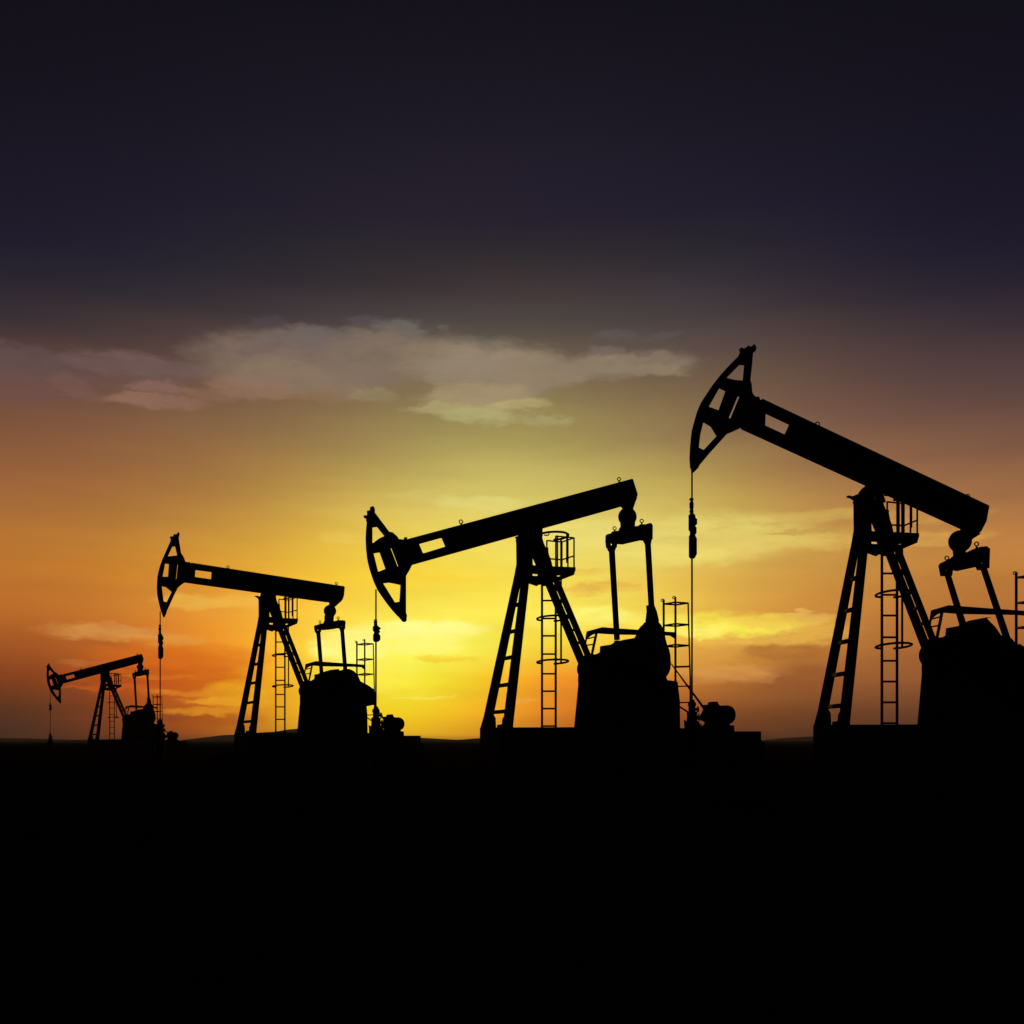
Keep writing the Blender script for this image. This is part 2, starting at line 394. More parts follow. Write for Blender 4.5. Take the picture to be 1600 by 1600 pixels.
def tubes(chains, seg):
    vs, fs = [], []
    for pts, r, closed in chains:
        pts = [Vector(p) for p in pts]; n = len(pts); base = len(vs)
        for i, p in enumerate(pts):
            if closed: d = pts[(i+1) % n]-pts[i-1]
            else: d = pts[min(i+1, n-1)]-pts[max(i-1, 0)]
            d.normalize()
            ref = Vector((0, 0, 1)) if abs(d.z) < .9 else Vector((0, 1, 0))
            a = d.cross(ref).normalized(); b = d.cross(a).normalized()
            rr = r[i] if isinstance(r, (list, tuple)) else r
            for k in range(seg):
                t = 2*math.pi*k/seg+math.pi/seg
                vs.append(p+a*rr*math.cos(t)+b*rr*math.sin(t))
        m = n if closed else n-1
        for i in range(m):
            for k in range(seg):
                q0 = base+i*seg; q1 = base+((i+1) % n)*seg
                fs.append((q0+k, q0+(k+1) % seg, q1+(k+1) % seg, q1+k))
        if not closed:
            fs.append(tuple(base+k for k in range(seg))); fs.append(tuple(base+(n-1)*seg+k for k in reversed(range(seg))))
    return vs, fs

def lerp(a, b, t): return a+(b-a)*t
def lp(a, b, t): return (a[0]+(b[0]-a[0])*t, a[1]+(b[1]-a[1])*t)

def build(P, T):
    """every pump: the standing frame in family proportions, the moving parts in its own pose (T)"""
    m, ms = P.m, P.ms
    k = P.k
    root = P.root
    # ---- skid on its plinth
    P.slab('skid', ms([(750,1137),(901,1136.5),(1062,1138),(1080,1143),(1183,1143),(1183,1157),(1189,1160),(1189,1320),(750,1320)]), 0, .55, ground=True, mat=CONC)
    # ---- samson post
    head = P.slab('samson_post', ms([(806.3,839),(826,834),(846,836),(850,850),(854,858),(857,868),(861.5,877),(864,888),(871,906),(862,912),(840,914),(840,917),(838,915.5),(826,911.5),(812.5,911),(804,896),(806.8,881)]), 0, .05,
        holes=[ms([(832.3,872),(837.5,883.8),(832.6,883.4)]), ms([(832.2,896.4),(839.8,896.8),(839.8,900.4),(832.2,900)])])
    P.slab('bearing_block', T['bearing'], 0, .22, parent=head, mat=DARK)
    P.slab('bearing_bolt', T['bolt'], .1, .04, parent=head, mat=DARK, inset=False)
    P.slab('cap_plate', ms([(805.5,840),(847,836.5),(848,841),(806,845)]), 0, .3, parent=head)
    P.quad('leg', ms([(805.8,888),(815.2,905),(770.6,1122),(752.8,1132)]), (.3,.3,.85,.85), .06, parent=head)
    P.quad('leg', ms([(814.6,900),(828,900),(801.6,1136),(785.5,1132)]), (-.3,-.3,-.85,-.85), .06, parent=head)
    P.slab('foot', ms([(756,1118),(750.2,1138),(775.2,1138),(774.4,1122),(771,1116)]), .85, .12, parent=head)
    P.slab('foot', ms([(788.5,1117),(784.6,1123.5),(784,1131.6),(776.8,1132.4),(776,1138),(802,1138),(801.8,1120)]), -.85, .12, parent=head)
    for a, b, z in (((803,946.8),(812.5,943.6),0),((793,988.8),(808,984.8),1),((784,1030),(801.5,1026.4),2),((775,1072.4),(796,1069.2),3),((768,1113.4),(791,1111.3),4)):
        v = .36+.11*z
        pa, pb = P.at(m(a), v), P.at(m(b), -v)
        P.tube('cross_brace', [pa, pb], P.w(3.1*k), parent=head, seg=8)
    P.quad('leg', ms([(849.5,908),(863,908),(912,1025),(913,1056)]), (.3,.3,.5,.5), .06, parent=head)
    P.quad('leg', ms([(864,908),(873.8,906),(928,1034),(919.2,1038)]), (-.3,-.3,-.5,-.5), .06, parent=head)
    for a, b in (((874,939),(880,938)),((882,963),(889,961)),((892,985),(898,984)),((901,1004.5),(907,1004))):
        P.tube('cross_brace', [P.at(m(a), .35), P.at(m(b), -.35)], P.w(2.2*k), parent=head, seg=6)
    # ---- service platform with railing behind the post
    pf = P.slab('platform', ms([(846,886.5),(899,888.6),(899,893.8),(896.6,897),(846,897.5)]), -.72, .24)
    P.slab('bracket', ms([(846,891),(899,891),(897.2,898.4),(889,901.6),(873,907.8),(846,907.8)]), -.72, .03, holes=[ms([(870,897.9),(877.4,898.8),(872,900.8),(870,900.8)])], parent=pf)
    A, B, Cc, D = (P.at(m(p), v) for p, v in (((854.4,844.6),-.42),((878,846.9),-.42),((896.9,840.4),-1.02),((868.4,837.6),-1.02)))
    fl = [P.at(m(p), v).z for p, v in (((878,890),-.42),((896.9,889),-1.02))]
    zb = min(fl)
    def dn(q, z=None): return Vector((q.x, q.y, zb if z is None else z))
    def mid(q, t): return Vector((q.x, q.y, lerp(zb, q.z, t)))
    rr = P.w(1.2*k)
    ch = [([A, B, Cc], rr, False), ([D, Cc], rr, False), ([mid(A, .42), mid(B, .42), mid(Cc, .42)], rr, False)]
    for q in (A, B, Cc, D, B.lerp(Cc, .5)): ch.append(([q, dn(q)], rr, False))
    q = D.lerp(Cc, .09); ch.append(([q, dn(q)], rr, False))
    P.multi('railing', ch, parent=pf, seg=6)
    P.tube('hook', [P.at(m(p), -.2) for p in ((850,836),(854,836.5),(857.5,836),(857.6,832.5))], P.w(1.0*k), parent=pf, seg=6)
    P.slab('junction_box', ms([(853,855),(857,856),(857,866),(860.5,874),(861,877),(856,870)]), -.3, .04, parent=head, mat=DARK)
    # ---- ladder with cage
    vl = -1.1
    lad = P.multi('ladder', [([P.at(m((x, 1137)), vl), P.at(m((x, 888)), vl)], P.w(1.75*k), False) for x in (846.9, 868.3)], seg=8)
    for y in (914.5+.0, 938.4, 966.4, 993.5, 1022, 1052.8, 1080, 1107.2):
        P.tube('rung', [P.at(m((846.9, y)), vl), P.at(m((868.3, y)), vl)], P.w(1.35*k), parent=lad, seg=6)
    P.tube('rung', [P.at(m((846.9, 1134.5)), vl), P.at(m((868.3, 1134.5)), vl)], P.w(1.3*k), parent=lad, seg=6)
    hoops = []
    for yr in (842, 969.5, 1036.6):
        a, b = P.at(m((846.9, yr)), vl), P.at(m((868.3, yr)), vl)
        l, r = P.at(m((839.6, yr)), vl-.32), P.at(m((887.2, yr)), vl-.32)
        ctr = Vector((lerp(l.x, r.x, .5), vl-.32, a.z)); Rx = abs(r.x-l.x)*.45; Rv = .36
        ring = []
        a0, a1 = math.radians(128), math.radians(415)
        for i in range(33):
            th = lerp(a0, a1, i/32)
            du, dv = Rx*math.cos(th), Rv*math.sin(th)
            q = ctr+Vector((du, dv, 0)); q.z += max(0, (vl-.05-q.y))*.07
            ring.append(q)
        pts = [a]+ring+[b]
        hoops.append(ring)
        P.tube('safety_hoop', pts, P.w((1.7 if yr < 900 else 1.5)*k), parent=lad, seg=6)
    i = 29
    P.tube('cage_strap', [hoops[0][i], hoops[1][i], hoops[2][i]], P.w(1.4*k), parent=lad, seg=6)
    P.tube('cage_strap', [hoops[0][20], Vector((hoops[0][20].x, hoops[0][20].y, zb))], P.w(1.7*k), parent=lad, seg=6)
    # ---- gearbox, its stand, drum, pulley guard, motor
    P.slab('gearbox_stand', ms([(904,1063),(896.8,1139),(1061.4,1139),(1061,1096),(1057.4,1066),(1045,1064)]), 0, .34, mat=STEEL)
    gb = P.slab('gearbox', ms([(905,1024),(929,1022.2),(937,1018),(938,1008.2),(952,1007.4),(960,1002.2),(980,998),(993,998),(1006,1010),(1036,1050),(1044,1068),(1044,1080),(904,1080),(903,1062)]), 0, .28, mat=DARK)
    P.disc('brake_drum', m((920,1045.5)), 17.5*k, .1, .12, parent=gb)
    P.disc('sheave', m((1016,1040)), 22*k, .44, .06, parent=gb)
    # ---- handrail band round the gearbox
    hb = P.slab('handrail', ms([(916.4,986.4),(940,980),(966,982),(1056,988),(1056.4,1000),(1052,996.6),(1047,993.4),(1036,992.6),(966,991.6),(945,990.6),(932,989.6),(924,993),(917.4,998.6)]), .3, .03)
    P.multi('post', [([P.at(m((917.6,988)), .3), P.at(m((912.5,1020)), .3)], P.w(1.5*k), False), ([P.at(m((932,989)), .0), P.at(m((924.8,1023)), .0)], P.w(2.1*k), False)], parent=hb, seg=6)
    for a, b in (((916.4,998.4),(931,994.8)),((914.6,1008.6),(928.6,1006.4))):
        P.tube('rail', [P.at(m(a), .3), P.at(m(b), .0)], P.w(1.1*k), parent=hb, seg=6)
    # ---- access ladder at the rear
    va, vb = .42, -.30
    l0, mn, mf, r0 = P.at(m((1037,937)), va), P.at(m((1055.3,933)), vb), P.at(m((1056.4,940)), va), P.at(m((1075.4,942)), vb)
    def plan(q, z): return Vector((q.x, q.y, z))
    zg = P.at(m((1060,1137)), 0).z
    rl = P.multi('access_ladder', [([plan(l0, l0.z), plan(l0, zg)], P.w(1.9*k), False), ([plan(mn, mn.z), plan(mn, zg)], P.w(1.7*k), False), ([plan(mf, mf.z-.1), plan(mf, zg)], P.w(.8*k), False), ([P.at(m((1075.2,942)), vb), P.at(m((1078.4,1060)), vb), P.at(m((1078.6,1137)), vb)], P.w(1.3*k), False)], seg=6)
    for (yl, yr) in ((943.8, 942.4), (977.4, 976), (1010, 1008.6)):
        zl, zr = P.at(m((1037, yl)), va).z, P.at(m((1075.4, yr)), vb).z
        zn = P.at(m((1055.3, yr-1.4)), vb).z
        P.tube('rail', [plan(l0, zl), plan(mf, zl), plan(r0, zr), plan(mn, zn), plan(l0, zl)], P.w(1.4*k), parent=rl, seg=6)
    for y in (1042, 1072.6, 1098):
        P.tube('rung', [P.at(m((1056.6, y)), vb), P.at(m((1078, y-.6)), vb)], P.w((1.6 if y < 1050 else 1.1)*k), parent=rl, seg=6)
    for q, px0 in ((l0, (1037,937)), (mn, (1055.3,933))):
        vq = va if q is l0 else vb
        c = [P.at(m((px0[0]+dx_, px0[1]+dy_)), vq) for dx_, dy_ in ((0,2),(0,-.6),(-3,-1),(-4.6,.4),(-4,2.4),(-1,2.6))]
        P.tube('handle', c, P.w(.8*k), parent=rl, seg=6)
    # ---- motor on its mount, belts
    mt = P.slab('motor_mount', ms([(1080,1144),(1084,1139),(1097,1134.8),(1104,1126),(1138,1126),(1140,1133.4),(1146.6,1133.6),(1147.2,1144)]), -.05, .3, mat=STEEL)
    mo = P.ball('hub', m((1121,1117.5)), 7*k, .0, parent=mt, seg=12)
    # motor body: ribbed drum along the axle
    q = P.at(m((1120.5,1117.5)), 0); R = P.w(15.6*k); vs, fs = [], []; seg = 36
    prof = [(-.49, .0), (-.49, .6), (-.48, .9), (-.46, .98), (-.42, 1.0), (.30, 1.0), (.36, .97), (.40, .8), (.40, .4), (.48, .3), (.48, 0)]
    for dv, f_ in prof:
        for kk in range(seg):
            a = 2*math.pi*kk/seg; e = R*f_*(1.0+(.025 if kk % 2 else 0)*(f_ == 1.0))
            vs.append(q+Vector((e*math.cos(a), dv*P.w(67*k), e*math.sin(a))))
    for i_ in range(len(prof)-1):
        for kk in range(seg):
            a, b = i_*seg+kk, i_*seg+(kk+1) % seg; fs.append((a, b, b+seg, a+seg))
    mb = link('motor', vs, fs, DARK, root)
    mo.parent = mb
    P.slab('terminal_box', ms([(1105.8,1104),(1106,1097.4),(1109,1097),(1110,1095.6),(1115,1096.4),(1121.6,1095.4),(1122.4,1099.6),(1126,1103.6),(1126,1110),(1105.8,1110)]), 0, .08, parent=mb, mat=DARK)
    P.disc('pulley', m((1102.4,1120)), 8.4*k, .42, .07, parent=mb)
    P.slab('belt_guard', ms([(1096.5,1101.6),(1107,1100.6),(1108,1108),(1101.5,1111.5)]), .42, .05, parent=mb)
    P.slab('drive_belt', ms([(1047,1036),(1049.4,1036.6),(1103.4,1108),(1100.6,1111)]), .42, .03, mat=RUBBER)
    P.slab('drive_belt', ms([(1058,1100.2),(1095.6,1124.4),(1094,1127.2),(1058,1103)]), .42, .03, mat=RUBBER)
    # ---- walking beam: web with flanges, lifting eyes
    bt, bb = T['beam_top'], T['beam_bot']
    outer = [bt[0], bt[1]]+T['beam_end']+[bb[1], bb[0]]
    beam = P.slab('walking_beam', outer, 0, .045, holes=[T['hole']])
    ft = P.w(3.2*k)
    for (p0, p1), sg in (((bt[0], bt[1]), -1), ((bb[0], bb[1]), 1)):
        a, b = P.at(lp(p0, p1, .004), 0), P.at(lp(p0, p1, .985), 0)
        up = Vector((0, 0, ft*-1 if sg < 0 else ft))
        hw = .13
        vv = []
        for e in (a, b):
            for dv in (-hw, hw):
                vv += [e+Vector((0, dv, 0))+up*.12, e+Vector((0, dv, 0))+up]
        link('flange', vv, [(0, 1, 3, 2), (4, 6, 7, 5), (0, 4, 5, 1), (2, 3, 7, 6), (1, 5, 7, 3), (0, 2, 6, 4)], STEEL, beam)
    for f_ in (.30, .42, .62, .78):     # web stiffeners
        a, b = P.at(lp(bt[0], bt[1], f_), 0), P.at(lp(bb[0], bb[1], f_-.01), 0)
        vv = [e+Vector((du, dv, 0)) for e in (a.lerp(b, .06), a.lerp(b, .94)) for du in (-.012, .012) for dv in (-.12, .12)]
        link('stiffener', vv, [(0, 1, 3, 2), (4, 6, 7, 5), (0, 4, 5, 1), (2, 3, 7, 6), (1, 5, 7, 3), (0, 2, 6, 4)], STEEL, beam)
    for c, b in T['eyes']: P.eye(c, b, 0, beam)
    # ---- horsehead
    hd = P.slab('horsehead', T['head'], 0, .035, holes=T['head_holes'])
    # curved cable track, wider than the plate
    arc = T['arc']; hw = .11; wd = P.w(5.0*k)
    vs, fs = [], []
    for p in arc:
        e = P.at(p, 0); d = abs(P.view(e+Vector((0, hw, 0)))[0]-P.view(e)[0])
        e = P.at((p[0]+d, p[1]), 0)
        for dv in (-hw, hw):
            for du in (0, wd): vs.append(e+Vector((du*.55, dv, 0)))
    for i_ in range(len(arc)-1):
        a = i_*4
        for x, y in ((0, 1), (1, 3), (3, 2), (2, 0)): fs.append((a+x, a+y, a+4+y, a+4+x))
    fs += [(0, 2, 3, 1), tuple(len(vs)-4+j for j in (0, 1, 3, 2))]
    link('cable_track', vs, fs, STEEL, hd)
    # ---- tail bearing, equalizer, pitman arms, cranks
    tb = P.slab('tail_bracket', T['neck'], 0, .09, mat=DARK)
    P.ball('tail_bearing', T['ball'][0], T['ball'][1], 0)
    x0, x1 = T['eqx']
    vf = lambda p: lerp(.6, -.6, min(1, max(0, (p[0]-x0)/(x1-x0))))
    eq = P.slab('equalizer', T['eq'], 0, .045, vf=vf, inset=False, mat=STEEL, holes=[T['far_pin'], T['near_pin']])
    P.slab('saddle', T['neck2'], 0, .09, parent=eq, mat=DARK)
    for c, b in T['eq_eyes']: P.eye(c, b, vf(c), eq)
    for key, v in (('far', .6), ('near', -.6)):
        q4 = T[key]
        pa = P.quad('pitman_arm', q4, (v,)*4, .05)
        P.slab('clevis', T[key+'_fork'], v, .06, holes=[T[key+'_pin']], parent=pa, mat=STEEL)
    P.slab('wrist_bearing', T['wrist'], -.6, .05, parent=pa, mat=DARK)
    for key, v in (('crank_near', -.5), ('crank_far', .5)):
        P.slab('crank', T[key], v, .06, mat=DARK)
    cw = P.slab('counterweight', T['cw'], -.42, .10, mat=DARK)
    # ---- wireline, carrier and polished rod
    bx, by0, by1, by2, by3 = T['rod']
    P.tube('bridle_cable', [P.at((bx, by0), 0), P.at((bx, by1), 0)], P.w(1.1*k), mat=DARK, seg=8)
    ca, cb = P.at((bx, by1), 0), P.at((bx, by2), 0)
    ch = []
    Hh = ca.z-cb.z
    lumps = [(0, .06, 1.6, 0), (.05, .28, 2.0, -.2), (.0, .05, 2.8, -.6), (.06, .13, 2.8, -.6), (.19, .07, 2.8, -.6), (.26, .30, 4.6, 0), (.33, .12, 3.6, 3.4), (.46, .26, 3.6, .8), (.47, .13, 3.0, 3.2), (.60, .36, 4.6, .5), (.64, .32, 4.2, 2.4), (.70, .3, 4.6, .4)]
    for s_, l_, rr_, off in lumps:
        z0, z1 = ca.z-Hh*s_, ca.z-Hh*min(1, s_+l_)
        o_ = Vector((P.w(off*k), 0, 0)); R_ = P.w(rr_*k)
        e = min(.25*(z0-z1), R_*.5)
        ch.append(([Vector((ca.x, 0, z0))+o_, Vector((ca.x, 0, z0-e))+o_, Vector((ca.x, 0, z1+e))+o_, Vector((ca.x, 0, z1))+o_], [R_*.55, R_, R_, R_*.6], False))
    P.multi('carrier_bar', ch, mat=DARK, seg=10)
    P.tube('polished_rod', [cb, P.at((bx, by3), 0)], P.w(1.2*k), mat=DARK, seg=8)
    return P

def wellhead(P, bx, ytop, label):
    """christmas tree under the polished rod: casing spool, valves with handwheels, stuffing box, flow line"""
    k = P.k
    base = P.at((bx, ytop), 0); W = Matrix.Translation((P.X, P.Y, 0)) @ Matrix.Rotation(P.a, 4, 'Z')
    o = W @ Vector((base.x, 0, 0))
    r = bpy.data.objects.new('wellhead', None); COL.objects.link(r); r.location = o; r.rotation_euler = (0, 0, P.a)
    r['label'] = label; r['category'] = 'wellhead'; r['group'] = 'wellheads under the polished rods'
    H = base.z; q = P.w(k)      # q metres per family unit
    def lathe(name, prof, parent=None, c=Vector((0, 0, 0)), seg=20, mat=DARK):
        vs, fs = [], []
        for z, rad in prof:
            for i in range(seg):
                a = 2*math.pi*i/seg; vs.append(c+Vector((rad*q*math.cos(a), rad*q*math.sin(a), z)))
        for i in range(len(prof)-1):
            for j in range(seg):
                a, b = i*seg+j, i*seg+(j+1) % seg; fs.append((a, b, b+seg, a+seg))
        return link(name, vs, fs, mat, parent or r)
    u = q
    lathe('casing_head', [(-.1, 8.5), (H-52*u, 8.5), (H-52*u, 10.5), (H-48*u, 10.5), (H-48*u, 10), (H-30*u, 10), (H-28*u, 8), (H-28*u, 0)])
    sb_ = lathe('stuffing_box', [(H-28*u, 7), (H-20*u, 6.4), (H-20*u, 6.8), (H-16*u, 6.8), (H-16*u, 4.6), (H-9*u, 4.6), (H-8*u, 5.4), (H-4*u, 5.2), (H-3*u, 3.6), (H, 3.2), (H, 0)])
    def tb(name, pts, rad, parent=None):
        vs, fs = tubes([([Vector(p)*1 for p in pts], rad*q, False)], 8); return link(name, vs, fs, DARK, parent or r, smooth=True)
    tb('flow_line', [(0, 0, H-40*u), (-14*u, 0, H-40*u), (-16*u, 0, H-43*u), (-16*u, 0, -.1)], 2.2)
    for z, x, v in ((H-13*u, 8*u, 0), (H-23*u, 9.5*u, .02), (H-36*u, 12*u, 0)):
        vl_ = tb('valve', [(0, v, z), (x, v, z)], 1.9)
        vs, fs = tubes([([Vector((x, v+3.6*u*math.cos(t), z+3.6*u*math.sin(t))) for t in [2*math.pi*i/14 for i in range(14)]], .8*q, True)], 6)
        link('handwheel', vs, fs, DARK, vl_, smooth=True)
    tb('gauge_pipe', [(0, .05, H-33*u), (-9*u, .05, H-33*u), (-9*u, .05, H-27*u)], 1.2)
    return r

# ------------------------------------------------------------------ the four pumps
def place(px, D): return ((px-800)*D/F, D)
mid_map = lambda x, y: (x, y)
left_map = lambda x, y: (366.2+(x-750)*.667, 1144-(1135.2-y)*.7155)
right_map = lambda x, y: (1271+(x-750)*1.104, 1130.8-(1135.2-y)*1.193)
far_map = lambda x, y: (136.6+(x-750)*.3577, 1156-(1136.5-y)*.3463)

Z1 = lambda p: zp(540, 720, 5.714, p); Z2 = lambda p: zp(780, 720, 5.714, p); Z4 = lambda p: zp(880, 930, 5.0, p)
Z5 = lambda p: zp(1050, 520, 6.4, p); Z6 = lambda p: zp(1240, 720, 6.154, p)
Za = lambda p: zp(230, 820, 9.412, p); Zb = lambda p: zp(350, 880, 7.619, p); Zd = lambda p: zp(460, 960, 7.273, p)

MID = dict(
 head=Z1([(218,412),(232,407),(250,408),(262,430),(262,465),(390,635),(420,640),(445,662),(465,680),(475,700),(520,705),(520,685),(548,683),(552,702),(640,688),(640,918),(595,930),(570,980),(540,1030),(540,1360),(548,1375),(545,1430),(530,1442),(508,1435),
   (470,1390),(420,1335),(375,1280),(330,1217),(285,1150),(252,1078),(225,1000),(205,932),(190,860),(182,780),(178,690),(182,615),(188,545),(182,540),(182,515),(165,508),(158,496),(165,485),(190,490),(190,445),(215,445)]),
 head_holes=[Z1([(240,595),(280,590),(345,670),(300,690),(240,735)]), Z1([(250,828),(303,818),(355,963),(290,990)]), Z1([(335,1095),(390,1088),(440,1097),(490,1108),(480,1258),(440,1264)]), Z1([(402,782),(408,779),(469,942),(464,946)])],
 arc=Z1([(188,548),(182,615),(178,690),(182,780),(190,860),(205,932),(225,1000),(252,1078),(285,1150),(330,1217),(375,1280),(420,1335),(465,1385)]),
 beam_top=[(634,843.2),(988.3,748)], beam_bot=[(642,883.4),(970.8,791.8)], beam_end=[(996.1,772.5),(994.2,781.5),(989,788)],
 hole=Z1([(657,745),(858,689),(889,765),(690,826)]),
 eyes=[((720.3,815.2),(721,821)),((967.3,748.6),(968,755))],
 bearing=[(808,846),(810,824),(840,818),(848,822),(847,848),(830,850)],
 bolt=[(806,841),(806,838.5),(812,837.5),(812,841)],
 neck=Z2([(1085,400),(1225,350),(1195,440),(1185,462),(1105,462),(1103,430)]), ball=((980.4,807.5),15),
 neck2=Z2([(1080,540),(1215,535),(1212,595),(1083,600)]),
 eq=Z2([(957,668),(968,655),(1008,645),(1010,632),(1035,628),(1072,626),(1083,592),(1210,586),(1255,578),(1258,568),(1300,570),(1330,558),(1352,560),(1363,580),(1362,690),(1362,704),(1283,712),(1270,708),(1110,745),(1046,742),(1042,778),(962,778),(955,720)]),
 eqx=(955,1011),
 eq_eyes=[((960.3,825.6),(960.6,832)),((1002.6,814),(1002.8,821))],
 far=Z2([(978,800),(1033,800),(1078,1600),(1026,1600)]), near=Z2([(1300,735),(1354,735),(1386,1300),(1332,1300)]),
 far_fork=Z2([(957,720),(1043,728),(1040,800),(1030,808),(975,808),(965,790)]), near_fork=Z2([(1282,690),(1363,670),(1360,735),(1353,742),(1300,745),(1285,715)]),
 far_pin=Z2([(988,738),(1013,738),(1013,757),(988,757)]), near_pin=Z2([(1312,669),(1338,669),(1338,689),(1312,689)]),
 wrist=Z2([(1312,1290),(1385,1290),(1408,1345),(1428,1430),(1410,1450),(1400,1465),(1318,1465),(1305,1430),(1315,1345)]),
 crank_near=[(975,1032),(990,1050),(1026,990),(1030,972),(1018,966),(1006,973)], crank_far=[(959,1001),(968,1001),(996,1040),(984,1050),(968,1034)],
 cw=Z4([(545,345),(565,318),(580,272),(610,236),(640,214),(690,203),(742,210),(768,238),(790,290),(800,345),(812,390),(828,425),(838,475),(841,530),(838,575),(825,612),(806,640),(760,652),(690,650),(620,600),(570,480)]),
 rod=(587.4, 921, 968, 1003, 1112))

def mapT(mp, T, kk):
    R = {}
    def go(o):
        if isinstance(o, tuple) and len(o) == 2 and all(isinstance(q, (int, float)) for q in o): return mp(*o)
        if isinstance(o, (list, tuple)): return type(o)(go(q) for q in o)
        return o
    for key, val in T.items():
        if key == 'ball': R[key] = (mp(*val[0]), val[1]*kk)
        elif key == 'eqx': R[key] = (mp(val[0], 0)[0], mp(val[1], 0)[0])
        elif key == 'rod': R[key] = (mp(val[0], 0)[0],)+tuple(mp(0, q)[1] for q in val[1:])
        else: R[key] = go(val)
    return R

FAR = mapT(far_map, MID, .35)

LEFT = mapT(left_map, MID, .69)
LEFT.update(
 head=Za([(455,104),(478,130),(472,165),(464,200),(500,420),(520,445),(545,490),(560,540),(597,552),(618,538),(632,562),(700,580),(700,868),(560,845),(500,885),(450,930),(400,1030),(290,1270),(285,1300),(256,1360),(235,1360),(205,1275),(185,1200),(170,1140),(150,1050),(140,920),(150,760),(190,590),(225,497),(265,410),(340,240),(345,205),(330,188),(345,165),(370,175),(398,130),(422,145)]),
 head_holes=[Za([(372,320),(410,318),(440,450),(380,458),(305,465)]), Za([(264,570),(318,575),(305,765),(228,765)]), Za([(215,905),(270,915),(310,945),(358,985),(285,1137),(243,1130)]), Za([(446,585),(451,585),(428,800),(423,800)])],
 arc=Za([(340,240),(300,328),(265,410),(225,497),(190,590),(165,675),(150,760),(143,840),(140,920),(144,985),(150,1050),(170,1140),(200,1262)]),
 beam_top=[(296,879.6),(538.7,917)], beam_bot=[(289.5,909.8),(516,941.4)], beam_end=[(537.6,930),(535.3,937.2),(532,941)],
 hole=Za([(711,664),(946,695),(939,802),(703,769)]),
 eyes=[((356.2,886),(356.6,890)),((525.6,911.6),(526,916))],
 bearing=[(404,940),(407.5,925),(430,928),(432,938),(430,946),(412,946)],
 bolt=Zb([(362,390),(400,388),(415,400),(408,420),(398,412),(388,402)]),
 neck=[(514,939),(532.4,940.6),(526,946.5),(522,950),(514,949)], ball=((515.6,954.8),10.0),
 neck2=Zb([(1196,615),(1312,615),(1304,695),(1194,702)]),
 eq=Zb([(1078,750),(1086,740),(1120,732),(1145,722),(1190,712),(1196,690),(1304,690),(1345,682),(1360,678),(1410,680),(1434,684),(1440,700),(1436,785),(1385,790),(1370,772),(1300,785),(1250,792),(1152,798),(1148,822),(1090,822),(1080,780)]),
 eqx=(496.7,534),
 eq_eyes=[((500,971.6),(500,976)),((528.4,965.6),(528.4,970))],
 far=Zb([(1098,825),(1148,825),(1186,1330),(1140,1330)]), near=Zb([(1382,790),(1430,790),(1470,1290),(1420,1290)]),
 far_fork=Zb([(1080,780),(1150,790),(1148,830),(1138,845),(1100,845),(1088,820)]), near_fork=Zb([(1368,755),(1438,745),(1432,800),(1424,808),(1384,808),(1372,780)]),
 far_pin=Zb([(1108,788),(1126,788),(1126,803),(1108,803)]), near_pin=Zb([(1393,742),(1411,742),(1411,758),(1393,758)]),
 wrist=[(536,1046),(544,1046),(548,1062),(546,1068),(536,1068),(533,1062)],
 crank_near=[(514,1070),(514,1086),(545,1082),(584,1098),(587,1086),(548,1062)], crank_far=[(497,1052),(507,1052),(520,1076),(512,1082)],
 cw=Zd([(430,660),(470,641),(520,636),(560,621),(620,621),(655,634),(680,648),(720,690),(752,762),(800,786),(850,815),(900,852),(928,898),(937,935),(925,985),(898,1030),(820,1046),(600,1030),(450,900)]),
 rod=(250.3, 955, 976, 1029.6, 1130))

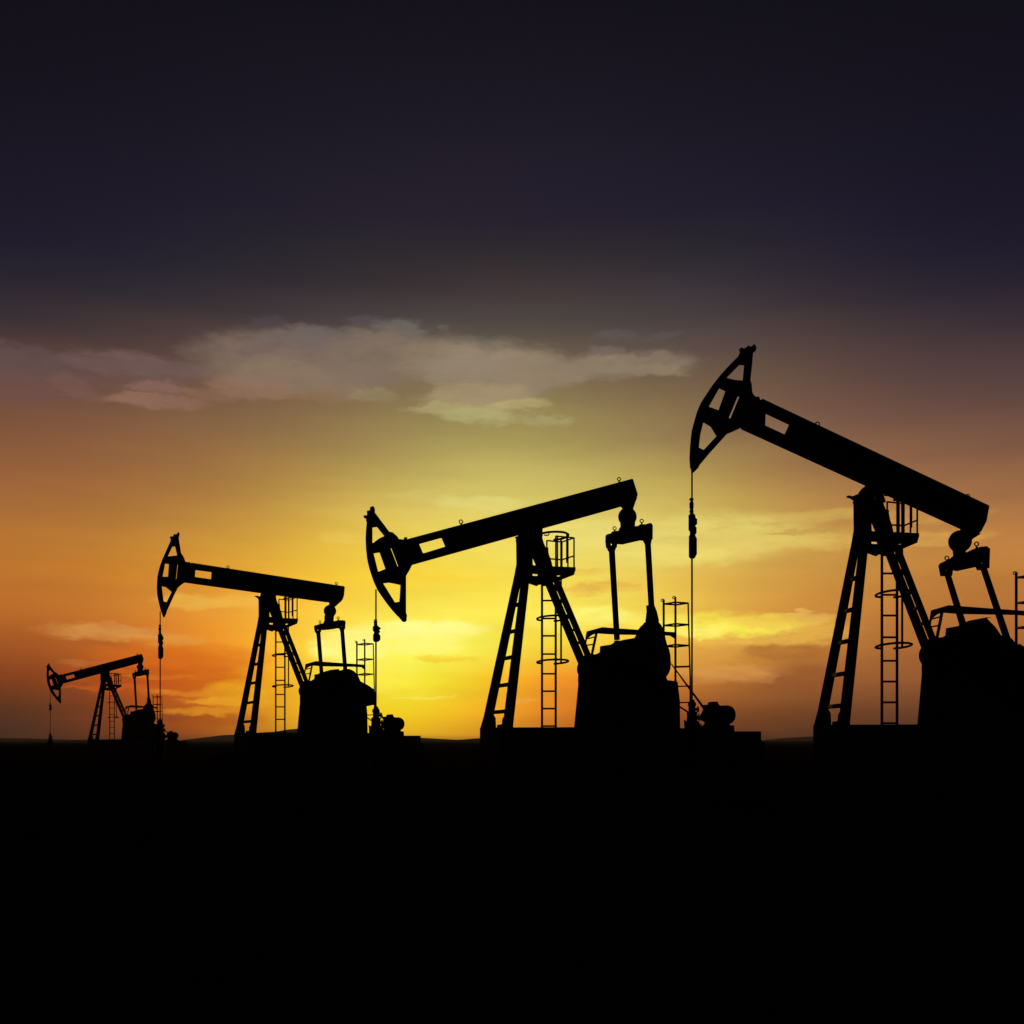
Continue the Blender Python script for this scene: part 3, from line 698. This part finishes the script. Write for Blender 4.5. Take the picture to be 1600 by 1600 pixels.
RIGHT = mapT(right_map, MID, 1.15)
RIGHT.update(
 head=Z5([(812,115),(822,112),(846,150),(840,185),(812,202),(800,340),(785,480),(797,515),(805,600),(818,625),(840,645),(852,634),(876,650),(880,672),(940,700),(930,1052),(705,945),(620,985),(555,1010),(520,1050),(380,1205),(275,1330),(265,1355),(215,1405),(193,1395),(178,1320),(174,1250),(178,1150),(185,1060),(197,970),(215,900),(250,780),(290,690),(335,620),(405,515),(480,420),(570,320),(660,230),(678,190),(668,162),(690,145),(712,162),(765,125),(780,143)]),
 head_holes=[Z5([(683,318),(720,320),(705,482),(625,476),(548,456)]), Z5([(477,553),(532,580),(460,777),(370,745)]), Z5([(316,895),(385,935),(442,1030),(310,1172),(270,1152),(285,1020)]), Z5([(662,632),(672,636),(579,860),(569,856)])],
 arc=Z5([(660,230),(570,320),(480,420),(405,515),(335,620),(290,690),(250,780),(215,900),(197,970),(185,1060),(178,1150),(174,1250),(180,1340)]),
 beam_top=[(1186,625),(1545,794)], beam_bot=[(1160.2,667.7),(1512,828)], beam_end=[(1541,815),(1532,832),(1524,834)],
 hole=Z5([(934,804),(1169,914),(1121,1020),(888,912)]),
 eyes=[((1277.3,662.6),(1278.5,669)),((1512,775.5),(1513,783))],
 bearing=[(1340,782),(1339,772),(1341.5,766),(1346,760),(1353,755),(1366,752),(1376,765),(1384,788),(1360,796)],
 bolt=Z6([(515,338),(530,337),(560,345),(590,330),(610,325),(612,375),(575,378),(550,358),(520,352)]),
 neck=[(1502,822),(1533,835),(1522,842),(1512,850),(1494,846),(1497,834)], ball=((1500,846),17.6),
 neck2=Z6([(1528,850),(1660,840),(1655,900),(1535,925)]),
 eq=[(1468,884),(1470,880),(1478,876),(1486,872.4),(1491,868),(1513,862),(1521,858),(1529,855),(1540,854),(1545,858),(1544,888),(1529,891),(1526,885.6),(1515,888),(1497,892),(1487.4,890),(1486,900),(1471,900)],
 eqx=(1478,1536),
 eq_eyes=[((1479.4,872),(1479.8,878)),((1526,850),(1526,857))],
 far=[(1476.2,900),(1485.8,898.4),(1532,1044),(1519,1044)], near=[(1531,886),(1541,884.5),(1588,1024),(1576,1024)],
 far_fork=Z6([(1403,1035),(1412,1060),(1450,1112),(1512,1102),(1520,1045),(1515,1030)]), near_fork=[(1525,880),(1545,872),(1543,886),(1541,890),(1532,892),(1528,886)],
 far_pin=Z6([(1455,1048),(1480,1048),(1480,1064),(1455,1064)]), near_pin=[(1532,878),(1536.5,878),(1536.5,881.5),(1532,881.5)],
 wrist=[(1573,1012),(1588,1010),(1600,1030),(1598,1040),(1584,1046),(1574,1036)],
 crank_near=[(1530,1016),(1520,1032),(1582,1052),(1612,1064),(1620,1046),(1590,1022)], crank_far=[(1514,1036),(1536,1032),(1530,1050),(1500,1040),(1500,1028)],
 cw=[(1552,1024),(1572,1008),(1592,1006),(1612,1018),(1634,1036),(1644,1058),(1640,1080),(1624,1096),(1600,1100),(1574,1092),(1556,1070)],
 rod=(1081.2, 737, 778, 872.5, 1100))

SPEC = [
 ('pumpjack', 'largest black pumpjack at the right, its horsehead raised highest, beam sloping down to the right', 1402, F/80.0, 9, right_map, RIGHT, 1.15,
  'wellhead under the rod of the largest pumpjack, beside the round motor of the middle one', 1093),
 ('pumpjack', 'large black pumpjack in the middle, its beam tail raised and horsehead dipped', 870, F/67.0, 25.5, mid_map, MID, 1.0,
  'wellhead under the rod of the middle pumpjack, left of the second largest motor', 1104),
 ('pumpjack', 'mid sized black pumpjack left of centre, beam tilted gently down towards its tail', 445, F/47.9, 37, left_map, LEFT, .69,
  'small wellhead under the long rod of the mid sized pumpjack, beside the farthest pumpjack', 1124),
 ('pumpjack', 'smallest and farthest black pumpjack at the left edge with its beam tail raised', 180, F/23.3, 46, far_map, FAR, .35,
  'tiny wellhead under the horsehead of the farthest pumpjack', 1146),
]
for name, label, px, D, yaw, mp, T, k, wl, wy in SPEC:
    X, Y = place(px, D)
    P = Pump(name, label, X, Y, math.radians(yaw), mp); P.k = k
    build(P, T)
    wellhead(P, T['rod'][0], wy, wl)
